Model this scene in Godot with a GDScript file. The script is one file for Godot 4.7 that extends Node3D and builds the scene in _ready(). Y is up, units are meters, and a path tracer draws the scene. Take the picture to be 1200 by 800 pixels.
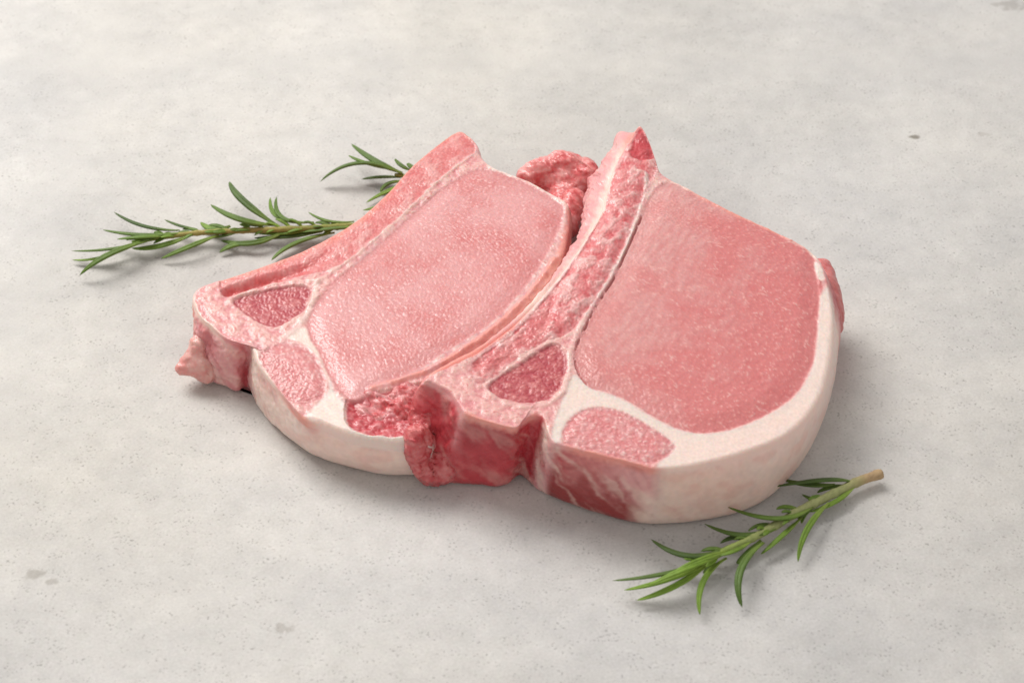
extends Node3D
# Two raw bone-in pork chops and three rosemary sprigs on a pale plaster-like stone top.
# Lengths in the outline tables are millimetres, measured from each thing's own base point.

# left chop base, right chop base, then the bases of the sprigs (millimetres on the stone top)
const LEFT_BASE := Vector3(-55, 0, 0)
const RIGHT_BASE := Vector3(45, 0, 0)

func _ready() -> void:
	# ---------------------------------------------------------------- camera, light, exposure
	var camera := Camera3D.new()
	camera.name = "camera"
	add_child(camera)
	var lens := CameraAttributesPhysical.new()
	lens.frustum_focal_length = 17.5 / tan(deg_to_rad(10.0))
	lens.frustum_focus_distance = 0.672
	lens.frustum_near = 0.05
	lens.frustum_far = 30.0
	lens.exposure_aperture = 24.0
	camera.attributes = lens
	camera.fov = 20.0
	camera.near = 0.05
	camera.far = 30.0
	var tilt := deg_to_rad(42.0)
	camera.position = Vector3(0, 0.690 * sin(tilt), 0.690 * cos(tilt))
	camera.rotation = Vector3(-tilt, 0, 0)

	var around := WorldEnvironment.new()
	around.name = "surroundings"
	var env := Environment.new()
	env.background_mode = Environment.BG_COLOR
	env.background_color = Color(0.63, 0.61, 0.585).linear_to_srgb()
	env.background_energy_multiplier = 0.70
	env.tonemap_mode = Environment.TONE_MAPPER_LINEAR
	env.tonemap_exposure = 1.13
	env.sdfgi_enabled = true
	env.ssao_enabled = true
	env.ssil_enabled = true
	around.environment = env
	add_child(around)

	area_light("key_softbox", Vector3(-1.08, 1.62, -1.12), Vector3(0.02, 0, -0.03), Vector2(1.15, 1.15), 0.93, Color(1.0, 0.99, 0.975))
	area_light("back_softbox", Vector3(-0.25, 1.55, -0.80), Vector3(0, 0, -0.05), Vector2(0.5, 0.5), 0.16, Color(1.0, 0.99, 0.975))

	area_light("fill_softbox", Vector3(0.55, 0.75, 1.70), Vector3(0.03, 0, 0.03), Vector2(1.4, 0.9), 0.085, Color(1.0, 0.96, 0.91))

	# ---------------------------------------------------------------- the surface
	build_surface()

	# ---------------------------------------------------------------- the meat
	make_materials()
	var workers := []
	for k in 2:
		var b := Chop.new()
		if k == 0:
			b.setup(left_outline, left_regions, left_lines, left_plane, Vector2(-26, 32), Vector2(14, -38), 11, true)
		else:
			b.setup(right_outline, right_regions, right_lines, right_plane, Vector2(-22, 38), Vector2(8, -20), 23, false)
		workers.append(b)
	var ids := []
	for b in workers:
		ids.append(WorkerThreadPool.add_task(b.run))
	for id in ids:
		WorkerThreadPool.wait_for_task_completion(id)
	var left := thing("pork_chop", "smaller pale pork chop lying flat, partly behind the other chop", "pork chop", LEFT_BASE, "raw pork chops")
	workers[0].emit_parts(left, skins, 0)
	lump_part(left, "meat_lump", front_lumps, 0.55, 5, Color(0.57, 0.095, 0.105), Color(0.70, 0.32, 0.32), 0.6)
	lump_part(left, "bone_point", bone_point, 0.6, 6, Color(0.66, 0.27, 0.25), Color(0.71, 0.42, 0.38), 0.4)
	var right := thing("pork_chop", "larger pork chop in front with a wide white rim of fat", "pork chop", RIGHT_BASE, "raw pork chops")
	workers[1].emit_parts(right, skins, 1)
	lump_part(right, "meat_lump", back_lumps, 0.7, 7, Color(0.60, 0.115, 0.12), Color(0.74, 0.36, 0.345), 0.42)
	lump_part(right, "ragged_meat", corner_lumps, 0.55, 9, Color(0.47, 0.05, 0.06), Color(0.62, 0.19, 0.19), 0.55)
	lump_part(right, "meat_strip", side_lump, 0.6, 8, Color(0.54, 0.15, 0.15), Color(0.60, 0.22, 0.21), 0.25)

	# ---------------------------------------------------------------- the herbs
	sprig("front_sprig_parts", "rosemary sprig in front with a cut tan stem end, beside the fat rim", front_stem, front_leaves, FRONT_BASE, true)
	sprig("back_sprig_parts", "long rosemary sprig reaching left from behind the smaller chop", back_stem, back_leaves, BACK_BASE, false)
	sprig("top_sprig_parts", "short rosemary tip peeking out behind the rib of the smaller chop", top_stem, top_leaves, TOP_BASE, false)


# ==================================================================== naming
var used := {}

func numbered(called: String) -> String:
	var n: int = used.get(called, -1) + 1
	used[called] = n
	return called if n == 0 else "%s_%03d" % [called, n]

func thing(called: String, label: String, category: String, base: Vector3, group := "") -> Node3D:
	var o := Node3D.new()
	o.name = numbered(called)
	o.position = base * 0.001
	o.set_meta("label", label)
	o.set_meta("category", category)
	if group:
		o.set_meta("group", group)
	add_child(o, true)
	return o

func part(parent: Node3D, called: String, mesh: Mesh, material: Material) -> MeshInstance3D:
	var o := MeshInstance3D.new()
	o.name = called
	o.mesh = mesh
	o.material_override = material
	parent.add_child(o, true)
	return o

func area_light(called: String, from: Vector3, to: Vector3, size: Vector2, energy: float, tint: Color) -> void:
	var l := AreaLight3D.new()
	l.name = called
	l.area_size = size
	l.area_normalize_energy = true
	l.light_color = tint
	l.light_energy = energy * from.distance_squared_to(to)
	l.area_range = 8.0
	l.shadow_enabled = true
	add_child(l)
	l.look_at_from_position(from, to)


# ==================================================================== noise and textures
static func noise(seed_: int, frequency: float, octaves := 1, kind := FastNoiseLite.TYPE_SIMPLEX_SMOOTH) -> FastNoiseLite:
	var n := FastNoiseLite.new()
	n.seed = seed_
	n.noise_type = kind
	n.frequency = frequency
	n.fractal_type = FastNoiseLite.FRACTAL_FBM if octaves > 1 else FastNoiseLite.FRACTAL_NONE
	n.fractal_octaves = octaves
	return n

func tile(n: FastNoiseLite, side: int) -> PackedByteArray:
	var im := n.get_seamless_image(side, side, false, false, 0.12, false)
	im.convert(Image.FORMAT_L8)
	return im.get_data()

func build_surface() -> void:
	const SIDE := 2048            # 0.8 m across
	var fine := tile(noise(3, 0.30, 2), 1024)
	var grit := tile(noise(4, 0.55, 1, FastNoiseLite.TYPE_VALUE), 1024)
	var trowel := tile(noise(9, 0.035, 4), 1024)
	var cloud := noise(5, 0.0075, 4)
	var warm := noise(6, 0.0045, 3)
	var wear := noise(7, 0.03, 4)
	var lo := Image.create_empty(512, 512, false, Image.FORMAT_RGB8)
	for y in 512:
		for x in 512:
			var c := cloud.get_noise_2d(x * 1.0, y * 1.25)
			var w := warm.get_noise_2d(x, y)
			var s := wear.get_noise_2d(x, y * 1.4)
			var v := 0.520 + 0.060 * c + 0.05 * s - 0.02 * maxf(w, 0.0)
			var t := 0.8 * w + 0.25 * s + 0.15
			lo.set_pixel(x, y, Color(v * (1.0 + 0.012), v * (0.984 - 0.022 * t), v * (0.955 - 0.07 * t)).linear_to_srgb())
	lo.resize(SIDE, SIDE, Image.INTERPOLATE_CUBIC)
	var px := lo.get_data()
	var relief := PackedByteArray()
	relief.resize(SIDE * SIDE)
	var speck := noise(12, 0.011, 2)
	var i := 0
	var fi := 0
	for y in SIDE:
		var row := (y & 1023) * 1024
		var row2 := ((y * 3 + 211) & 1023) * 1024
		for x in SIDE:
			fi = row + (x & 1023)
			var f: int = fine[fi]
			var g: int = grit[row2 + ((x * 3 + 77) & 1023)]
			var tr: int = trowel[fi]
			var h := 150 + (tr - 128) / 2 + (f - 128) / 4 + (g - 128) / 6
			var dark := 0
			var patch: int = trowel[((y * 2 + 300) & 1023) * 1024 + ((x + 640) & 1023)]
			if f < 92 and g < 126 and patch < 108 + (g & 15):
				dark = (92 - f) / 2 + 3 + (108 - patch) / 6
				h -= dark * 3
			relief[y * SIDE + x] = clampi(h, 0, 255)
			var shift := (f - 128) / 16 + (g - 128) / 24 + (tr - 128) / 17 - maxi(0, dark)
			px[i] = clampi(px[i] + shift, 0, 255)
			px[i + 1] = clampi(px[i + 1] + shift, 0, 255)
			px[i + 2] = clampi(px[i + 2] + shift, 0, 255)
			i += 3
	# chips: x mm, z mm, long mm, wide mm, darkening
	var chips := [162.7, -123.6, 2, 1.5, 0.30, -150.9, 108.8, 3.4, 2.2, 0.12, -144.4, 112.3, 2.8, 1.4, 0.10, -70.6, 130.8, 2.8, 2, 0.10, 220.5, -221.9, 7, 4, 0.10, 190.6, -125.4, 2.4, 1.4, 0.06]
	for k in range(0, chips.size(), 5):
		var cx: float = (chips[k] / 800.0 + 0.5) * SIDE
		var cy: float = (chips[k + 1] / 800.0 + 0.5) * SIDE
		var rx: float = chips[k + 2] / 800.0 * SIDE
		var ry: float = chips[k + 3] / 800.0 * SIDE
		var edge := noise(40 + k, 0.09, 3)
		for y in range(int(cy - ry * 2), int(cy + ry * 2) + 1):
			for x in range(int(cx - rx * 2), int(cx + rx * 2) + 1):
				var d := Vector2((x - cx) / rx, (y - cy) / ry).length() + 0.9 * edge.get_noise_2d(x, y)
				var a := smoothstep(1.15, 0.55, d) * float(chips[k + 4])
				if a > 0.0:
					var at := (y * SIDE + x) * 3
					px[at] = int(px[at] * (1.0 - a))
					px[at + 1] = int(px[at + 1] * (1.0 - a * 1.06))
					px[at + 2] = int(px[at + 2] * (1.0 - a * 1.15))
	var m := StandardMaterial3D.new()
	m.resource_name = "pale_plaster"
	m.albedo_texture = ImageTexture.create_from_image(Image.create_from_data(SIDE, SIDE, false, Image.FORMAT_RGB8, px))
	m.heightmap_enabled = true
	m.heightmap_texture = ImageTexture.create_from_image(Image.create_from_data(SIDE, SIDE, false, Image.FORMAT_L8, relief))
	m.heightmap_scale = 0.02
	m.roughness = 0.72
	m.metallic_specular = 0.35
	var st := SurfaceTool.new()
	st.begin(Mesh.PRIMITIVE_TRIANGLES)
	var w := 1.2
	var d := 0.9
	var box := [Vector3(-w, 0, -d), Vector3(w, 0, -d), Vector3(w, 0, d), Vector3(-w, 0, d)]
	for q in [[0, 1, 2, 3], [7, 6, 5, 4], [0, 4, 5, 1], [1, 5, 6, 2], [2, 6, 7, 3], [3, 7, 4, 0]]:
		for k in [0, 1, 2, 0, 2, 3]:
			var v: Vector3 = box[q[k] % 4] + Vector3(0, -0.03 if q[k] > 3 else 0.0, 0)
			st.set_uv(Vector2(v.x + v.y, v.z + v.y) / 0.8 + Vector2(0.5, 0.5))
			st.add_vertex(v)
	st.generate_normals()
	st.generate_tangents()
	var o := MeshInstance3D.new()
	o.name = "stone_surface"
	o.mesh = st.commit()
	o.material_override = m
	o.set_meta("kind", "structure")
	o.set_meta("label", "pale grey plaster-like stone top under everything")
	add_child(o)


# ==================================================================== meat
var meat: StandardMaterial3D
var skins := {}
var leaf_material: StandardMaterial3D
var stem_material: StandardMaterial3D

func make_materials() -> void:
	var grain := noise(21, 0.05, 3)
	var im := grain.get_seamless_image(512, 512, false, false, 0.15, true)
	meat = StandardMaterial3D.new()
	meat.resource_name = "raw_meat"
	meat.vertex_color_use_as_albedo = true
	meat.roughness = 0.42
	meat.clearcoat_enabled = true
	meat.clearcoat = 0.28
	meat.clearcoat_roughness = 0.13
	meat.metallic_specular = 0.38
	meat.uv1_triplanar = true
	meat.uv1_scale = Vector3(44, 44, 44)
	meat.heightmap_enabled = true
	meat.heightmap_texture = ImageTexture.create_from_image(im)
	meat.heightmap_scale = 0.0042
	meat.subsurf_scatter_enabled = true
	meat.subsurf_scatter_strength = 0.14
	var fat: StandardMaterial3D = meat.duplicate()
	fat.resource_name = "soft_fat"
	fat.heightmap_scale = 0.0015
	fat.roughness = 0.42
	fat.subsurf_scatter_strength = 0.28
	fat.clearcoat = 0.3
	fat.clearcoat_roughness = 0.25
	var pale: StandardMaterial3D = meat.duplicate()
	pale.resource_name = "pale_glistening_muscle"
	pale.heightmap_scale = 0.008
	pale.clearcoat = 0.42
	pale.roughness = 0.40
	var deep: StandardMaterial3D = meat.duplicate()
	deep.resource_name = "moist_muscle"
	deep.heightmap_scale = 0.004
	deep.roughness = 0.42
	var bone: StandardMaterial3D = meat.duplicate()
	bone.resource_name = "sawn_bone"
	bone.heightmap_scale = 0.005
	skins = {"meat": meat, "fat": fat, "loin": [pale, deep], "bone": bone}
	leaf_material = StandardMaterial3D.new()
	leaf_material.resource_name = "rosemary_leaf"
	leaf_material.vertex_color_use_as_albedo = true
	leaf_material.roughness = 0.55
	leaf_material.metallic_specular = 0.45
	leaf_material.uv1_triplanar = true
	leaf_material.uv1_scale = Vector3(60, 60, 60)
	leaf_material.heightmap_enabled = true
	leaf_material.heightmap_texture = meat.heightmap_texture
	leaf_material.heightmap_scale = 0.012
	stem_material = leaf_material.duplicate()
	stem_material.resource_name = "rosemary_stem"
	stem_material.roughness = 0.7


class Chop:
	const COLORS := [
		Color(0.79, 0.615, 0.56), Color(0.82, 0.60, 0.53), Color(0.585, 0.188, 0.186), Color(0.66, 0.315, 0.315),
		Color(0.49, 0.052, 0.066), Color(0.36, 0.022, 0.034), Color(0.73, 0.285, 0.245), Color(0.66, 0.43, 0.38),
		Color(0.74, 0.44, 0.405), Color(0.65, 0.25, 0.262), Color(0.42, 0.068, 0.085), Color(0.62, 0.215, 0.22),
		Color(0.58, 0.115, 0.125), Color(0.30, 0.042, 0.042), Color(0.70, 0.345, 0.345), Color(0.72, 0.31, 0.25)]
	const PARTS := ["fat_rim", "loin_muscle", "cap_muscle", "bone_marrow", "rib_bone", "chine_bone", "sinew", "raw_edge"]
	const AROUND := 1080
	const RINGS := 150
	const WALL := 54
	const UNDER := 4
	const STEP := 0.55
	var outline: Array
	var fields := {}
	var base: Vector3
	var a: Vector2
	var b: Vector2
	var is_left: bool
	var raw_regions: Dictionary
	var raw_lines: Dictionary
	var seed_: int
	var n1: FastNoiseLite
	var n2: FastNoiseLite
	var n3: FastNoiseLite
	var n4: FastNoiseLite
	var n5: FastNoiseLite
	var g0: Vector2
	var gw: int
	var gh: int
	var gi: int
	var fx: float
	var fz: float
	var pos: PackedVector3Array
	var nor: PackedVector3Array
	var col: PackedColorArray
	var ids: PackedByteArray
	# what paint() found
	var c_: Color
	var h_: float
	var deep_: float
	var p_: int

	func setup(o: Array, r: Dictionary, l: Dictionary, plane: Vector3, from: Vector2, to: Vector2, s: int, left: bool) -> void:
		outline = o; raw_regions = r; raw_lines = l; base = plane; a = from; b = to; seed_ = s; is_left = left

	func spline(p: Array, closed: bool, each: int) -> PackedVector2Array:
		var pts := PackedVector2Array()
		var n := p.size() / 2
		var v := []
		for i in n:
			v.append(Vector2(p[i * 2], p[i * 2 + 1]))
		for i in (n if closed else n - 1):
			var p0: Vector2 = v[(i - 1 + n) % n] if closed or i > 0 else v[0]
			var p1: Vector2 = v[i]
			var p2: Vector2 = v[(i + 1) % n]
			var p3: Vector2 = v[(i + 2) % n] if closed or i + 2 < n else v[n - 1]
			for k in each:
				pts.append(p1.cubic_interpolate(p2, p0, p3, float(k) / each))
		if not closed:
			pts.append(v[n - 1])
		return pts

	func field(p: Array, closed: bool) -> PackedFloat32Array:
		var pts := spline(p, closed, 4)
		var f := PackedFloat32Array()
		f.resize(gw * gh)
		f.fill(9.0)
		var lo := pts[0]
		var hi := pts[0]
		for q in pts:
			lo = lo.min(q)
			hi = hi.max(q)
		var n := pts.size()
		var count := n if closed else n - 1
		for y in range(maxi(0, int((lo.y - 7.0 - g0.y) / STEP)), mini(gh, int((hi.y + 7.0 - g0.y) / STEP) + 2)):
			for x in range(maxi(0, int((lo.x - 7.0 - g0.x) / STEP)), mini(gw, int((hi.x + 7.0 - g0.x) / STEP) + 2)):
				var q := g0 + Vector2(x, y) * STEP
				var best := 1e9
				var inside := false
				for i in count:
					var s := pts[i]
					var e := pts[(i + 1) % n]
					best = minf(best, q.distance_squared_to(Geometry2D.get_closest_point_to_segment(q, s, e)))
					if closed and (s.y > q.y) != (e.y > q.y) and q.x < (e.x - s.x) * (q.y - s.y) / (e.y - s.y) + s.x:
						inside = not inside
				best = sqrt(best)
				f[y * gw + x] = -best if inside else minf(best, 9.0)
		return f

	func sd(called: String) -> float:
		var f: PackedFloat32Array = fields[called]
		return lerpf(lerpf(f[gi], f[gi + 1], fx), lerpf(f[gi + gw], f[gi + gw + 1], fx), fz)

	func put(w: float, color: Color, id := -1) -> void:
		c_ = c_.lerp(color, w)
		if id >= 0 and w > 0.5:
			p_ = id

	static func cover(d: float, soft: float) -> float:
		return smoothstep(soft, -soft, d)

	func ridge(called: String, half: float, soft: float) -> float:
		return smoothstep(half + soft, half - soft, sd(called))

	func paint(x: float, z: float) -> void:
		var u := (x - g0.x) / STEP
		var v := (z - g0.y) / STEP
		var ix := clampi(int(u), 0, gw - 2)
		var iz := clampi(int(v), 0, gh - 2)
		gi = iz * gw + ix
		fx = clampf(u - ix, 0.0, 1.0)
		fz = clampf(v - iz, 0.0, 1.0)
		var k1 := n1.get_noise_2d(x, z)       # about 14 mm
		var k2 := n2.get_noise_2d(x, z)       # about 4 mm
		var k3 := n3.get_noise_2d(x, z)       # about 1.2 mm
		var k4 := n4.get_noise_2d(x, z)       # about 0.6 mm
		var warp := 0.35 * k2 + 0.22 * k3
		p_ = 5
		# pink, flecked bone and cartilage by the backbone is the ground of the cut face
		c_ = (COLORS[9] as Color).lerp(COLORS[8], clampf(0.55 + 0.9 * k2 + 0.4 * k3, 0.0, 1.0))
		put(smoothstep(0.34, 0.6, k3 * 0.7 + k2 * 0.5) * 0.55, COLORS[4])
		h_ = 0.40 * k2 + 0.10 * k3
		deep_ = 0.0
		var rib := cover(sd("rib") + warp, 0.4)
		if rib > 0.0:
			var inner := (COLORS[12] as Color).lerp(Color(0.68, 0.29, 0.29), clampf((0.4 if is_left else 0.55) + 0.9 * k2 + 0.2 * k3, 0.0, 1.0))
			var frost := smoothstep(-0.12, 0.5, 0.95 * n5.get_noise_2d((0.58 * x - 0.82 * z) * 0.55, (0.82 * x + 0.58 * z) * 1.15) + 0.22 * k3 + (0.0 if is_left else 0.06))
			inner = inner.lerp(Color(0.73, 0.47, 0.45), frost * (0.5 if is_left else 0.62))
			if is_left:
				inner = inner.lerp(Color(0.66, 0.27, 0.25), 0.35)
			put(rib, inner, 4)
			h_ = lerpf(h_, (0.2 if is_left else 0.35) * frost + (0.18 if is_left else 0.4) * k2 + 0.08 * k4 + (-0.5 if is_left else 1.1 * smoothstep(0.0, 4.5, -sd("rib")) - 0.4), rib)
		var fat := cover(sd("fat") + 1.2 * warp, 0.9)
		if fat > 0.0:
			put(fat, (COLORS[0] as Color).lerp(COLORS[1], clampf(0.12 + 0.35 * k1 + 0.25 * k2, 0.0, 1.0)), 0)
			h_ = lerpf(h_, 0.10 * k2, cover(sd("fat"), 1.0))
		if is_left:
			var raw := cover(sd("raw") + warp, 0.6)
			if raw > 0.0:
				put(raw, (COLORS[4] as Color).lerp(COLORS[9], clampf(0.30 + k3 * 0.5 + k2 * 0.6, 0.0, 1.0)), 7)
				h_ = lerpf(h_, -1.6 + 0.9 * k2 + 0.15 * k3, cover(sd("raw"), 2.8))
		var d := sd("loin")
		var eye := cover(d + 0.9 * warp, 0.55)
		if eye > 0.0:
			var flesh: Color
			if is_left:
				flesh = (COLORS[3] as Color).lerp(COLORS[2], clampf(0.28 + 0.8 * k1 + 0.45 * k2, 0.0, 1.0))
				var fleck := smoothstep(0.22, 0.66, 0.55 * k4 + 0.75 * n3.get_noise_2d(x * 1.25 + z * 0.4, z * 0.55 - x * 0.18) + 0.3 * k2 + 0.25 * k1)
				flesh = flesh.lerp(Color(0.74, 0.46, 0.455), fleck * 0.40)
				flesh = flesh.lerp(COLORS[2], smoothstep(4.0, 0.0, -d + 1.5 * k2) * 0.4)
				h_ = lerpf(h_, 0.7 * smoothstep(0.0, 7.0, -d) - 0.25 + 0.07 * k3 + 0.05 * k4 + 0.06 * fleck, cover(d, 0.8))
			else:
				flesh = (COLORS[2] as Color).lerp(Color(0.635, 0.335, 0.322), clampf(0.58 + 0.7 * k1 + 0.22 * k2 - 0.015 * (x - 5.0) - 0.006 * z, 0.0, 1.0))
				# thin pale threads of marbling run roughly with the grain
				var thread := absf(n5.get_noise_2d(x * 0.75 + z * 0.35, z * 1.3 - x * 0.6))
				var vein := smoothstep(0.075, 0.0, thread) * smoothstep(0.0, 0.35, k2 + 0.35 * k3 - 0.02)
				flesh = flesh.lerp(Color(0.72, 0.42, 0.39), vein * 0.75)
				flesh = flesh.lerp(Color(0.70, 0.40, 0.37), smoothstep(0.42, 0.7, 0.7 * k4 + 0.5 * k3) * 0.45)
				var fibre := n3.get_noise_2d(x * 0.9 + z * 0.5, z * 0.22 - x * 0.12)
				flesh = flesh.lerp(Color(0.52, 0.115, 0.122), clampf(0.05 + 0.30 * fibre + 0.4 * k1, 0.0, 0.42))
				var edge := cover(sd("loin_dark"), 5.0) * 0.45
				flesh = flesh.lerp(Color(0.50, 0.13, 0.125), edge)
				h_ = lerpf(h_, 0.9 * smoothstep(0.0, 8.0, -d) - 0.35 + 0.07 * k3 + 0.04 * k4 + 0.12 * k2, cover(d, 0.7))
			put(eye, flesh, 1)
		d = sd("cap")
		var cap := cover(d + 1.1 * warp, 0.65)
		if cap > 0.0:
			var flesh2 := (COLORS[11] as Color).lerp(COLORS[3], clampf(0.4 + 0.9 * k2 + 0.4 * k3, 0.0, 1.0))
			flesh2 = flesh2.lerp(Color(0.74, 0.52, 0.49), smoothstep(0.25, 0.6, 0.7 * k3 + 0.5 * k4) * 0.6)
			put(cap, flesh2, 2)
			h_ = lerpf(h_, 0.55 * smoothstep(0.0, 4.0, -d) - 0.2 + 0.2 * k3 + 0.08 * k4, cover(d, 0.7))
		d = sd("marrow")
		var marrow := cover(d + 1.2 * warp, 0.55)
		if marrow > 0.0:
			var core := (COLORS[10] as Color).lerp(Color(0.55, 0.17, 0.17), clampf(0.35 + 0.7 * k2 + 0.5 * k3, 0.0, 1.0))
			core = core.lerp(Color(0.64, 0.26, 0.26), smoothstep(0.25, 0.62, 0.5 * k4 + 0.5 * k3 + 0.4 * k2) * 0.5)
			put(marrow, core, 3)
			h_ = lerpf(h_, -0.75 + 0.14 * k3 + 0.09 * k4 + 0.2 * k2, cover(d, 0.7))
		if not is_left:
			put(cover(sd("tip") + warp, 0.7) * 0.9, (COLORS[4] as Color).lerp(COLORS[5], clampf(0.2 + k2, 0.0, 1.0)), 4)
			h_ -= 0.7 * cover(sd("tip"), 1.0)
			put(cover(sd("groove") + 2.0 * warp, 1.2) * 0.75, (COLORS[2] as Color).lerp(COLORS[4], clampf(0.3 + k2, 0.0, 1.0)), 4)
			h_ -= 0.9 * cover(sd("groove"), 1.5)
			put(cover(sd("notch") + warp, 0.4), COLORS[2], 1)
			put(cover(sd("fatspot") + warp, 0.4), COLORS[0], 0)
			var l := ridge("upper", 0.62 + 0.55 * k2, 0.45)
			put(l * (0.8 + 0.4 * k2), (COLORS[8] as Color).lerp(COLORS[0], 0.3), 6)
			h_ += 0.4 * ridge("upper", 0.5, 1.0)
			l = smoothstep(0.55, 0.15, absf(sd("loin") + 0.1 + 0.25 * k2)) * smoothstep(3.0, 1.6, sd("seam")) * smoothstep(-0.4, 0.1, k1 + k2)
			put(l * 0.6, Color(0.36, 0.07, 0.075), 1)
			h_ -= 0.7 * l
			l = maxf(ridge("corner", 0.9, 0.5), ridge("rib_end", 0.55 + 0.3 * k2, 0.4) * 0.85)
			put(l, COLORS[8], 6)
			l = ridge("marrow_low", 0.8 + 0.8 * k2, 0.8)
			put(l * 0.6, COLORS[8], 6)
			h_ += 0.15 * l
		else:
			var fade := smoothstep(-4.0, -32.0, x)
			var gr := cover(sd("groove") + 0.8 * warp, 1.1) * fade
			put(gr * 0.9, Color(0.58, 0.09, 0.09).lerp(COLORS[2], clampf(0.25 + 0.8 * k2, 0.0, 1.0)), 4)
			h_ -= 2.2 * cover(sd("groove"), 1.7) * fade
			var l := ridge("upper", 0.8 + 0.6 * k2, 0.6)
			put(l * (0.8 + 0.4 * k2), COLORS[8], 6)
			h_ += 0.45 * ridge("upper", 0.6, 1.1)
			l = maxf(ridge("marrow_top", 0.5 + 0.6 * k2, 0.6), ridge("marrow_low", 0.7 + 0.7 * k2, 0.8))
			put(l * 0.65, COLORS[8], 6)
			h_ += 0.15 * l
			l = ridge("lip", 1.3 + 0.3 * k2, 0.6)
			put(l, (COLORS[6] as Color).lerp(COLORS[14], clampf(0.4 + k2, 0.0, 1.0)), 7)
			h_ += 1.1 * ridge("lip", 0.9, 1.2)
			l = ridge("node", 1.0 + 0.6 * k2, 0.8)
			put(l * 0.9, (COLORS[8] as Color).lerp(COLORS[0], 0.5), 6)
			h_ += 0.3 * l
		var jitter := 1.0 + 0.07 * k4 + 0.05 * k3
		c_ = Color(c_.r * jitter, c_.g * jitter, c_.b * jitter)

	func run() -> void:
		n1 = FastNoiseLite.new(); n1.seed = seed_; n1.frequency = 0.035; n1.fractal_octaves = 2
		n2 = FastNoiseLite.new(); n2.seed = seed_ + 1; n2.frequency = 0.16; n2.fractal_octaves = 3
		n3 = FastNoiseLite.new(); n3.seed = seed_ + 2; n3.frequency = 0.42; n3.fractal_octaves = 2
		n4 = FastNoiseLite.new(); n4.seed = seed_ + 3; n4.frequency = 0.8; n4.fractal_octaves = 1
		n5 = FastNoiseLite.new(); n5.seed = seed_ + 4; n5.frequency = 0.13; n5.fractal_octaves = 3
		# ---- the outline: 17 numbers a point: rim, middle of the wall, foot, then how it looks
		var n := outline.size() / 17
		var rim := []
		var mid := []
		var foot := []
		for i in n:
			var o := i * 17
			rim.append(Vector3(outline[o], outline[o + 1], outline[o + 2]))
			mid.append(Vector3(outline[o + 3], outline[o + 4], outline[o + 5]))
			foot.append(Vector3(outline[o + 6], outline[o + 7], outline[o + 8]))
		var lengths := PackedFloat32Array()
		var whole := 0.0
		for i in n:
			var l: float = rim[i].distance_to(rim[(i + 1) % n]) + 0.5
			lengths.append(l)
			whole += l
		var t_rim := PackedVector3Array()
		var t_mid := PackedVector3Array()
		var t_foot := PackedVector3Array()
		var seg := PackedInt32Array()
		var frac := PackedFloat32Array()
		var at := 0
		var gone := 0.0
		var lo := Vector2(1e9, 1e9)
		var hi := -lo
		for k in AROUND:
			var s := whole * k / AROUND
			while s > gone + lengths[at]:
				gone += lengths[at]
				at += 1
			var f := (s - gone) / lengths[at]
			var i0 := (at - 1 + n) % n
			var i2 := (at + 1) % n
			var i3 := (at + 2) % n
			t_rim.append(rim[at].cubic_interpolate(rim[i2], rim[i0], rim[i3], f))
			t_mid.append(mid[at].cubic_interpolate(mid[i2], mid[i0], mid[i3], f))
			t_foot.append(foot[at].cubic_interpolate(foot[i2], foot[i0], foot[i3], f))
			seg.append(at)
			frac.append(f)
			var q := Vector2(t_rim[k].x, t_rim[k].z)
			lo = lo.min(q)
			hi = hi.max(q)
		g0 = lo - Vector2(4, 4)
		gw = int((hi.x - lo.x + 8.0) / STEP) + 2
		gh = int((hi.y - lo.y + 8.0) / STEP) + 2
		for k in raw_regions:
			fields[k] = field(raw_regions[k], true)
		for k in raw_lines:
			fields[k] = field(raw_lines[k], false)
		# ---- the skin: rings over the cut face, down the wall, under the foot
		var rows := RINGS + WALL + UNDER + 1
		pos.resize(rows * AROUND)
		nor.resize(rows * AROUND)
		col.resize(rows * AROUND)
		ids.resize(rows * AROUND)
		var axis := b - a
		for k in AROUND:
			var o := seg[k] * 17
			var o2 := (seg[k] + 1) % n * 17
			var f := frac[k]
			var T := t_rim[k]
			var M := t_mid[k]
			var B := t_foot[k]
			var s := whole * k / AROUND
			var q := Vector2(T.x, T.z)
			var anchor := a + axis * clampf((q - a).dot(axis) / axis.length_squared(), 0.0, 1.0)
			var reach := anchor.distance_to(q)
			var out2 := t_rim[(k + 1) % AROUND] - t_rim[(k - 1 + AROUND) % AROUND]
			var out := Vector3(out2.z, 0, -out2.x).normalized()
			var side_top := (COLORS[outline[o + 9]] as Color).lerp(COLORS[outline[o2 + 9]], f)
			var side_low := (COLORS[outline[o + 10]] as Color).lerp(COLORS[outline[o2 + 10]], f)
			var rim_tone := (COLORS[outline[o + 11]] as Color).lerp(COLORS[outline[o2 + 11]], f)
			var rim_wide: float = lerpf(outline[o + 12], outline[o2 + 12], f)
			var rim_round: float = lerpf(outline[o + 13], outline[o2 + 13], f)
			var rough: float = lerpf(outline[o + 14], outline[o2 + 14], f)
			var streak: float = lerpf(outline[o + 15], outline[o2 + 15], f)
			var side_part: int = outline[(o if f < 0.5 else o2) + 16]
			var lift := T.y - (base.x + base.y * T.x + base.z * T.z)
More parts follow.
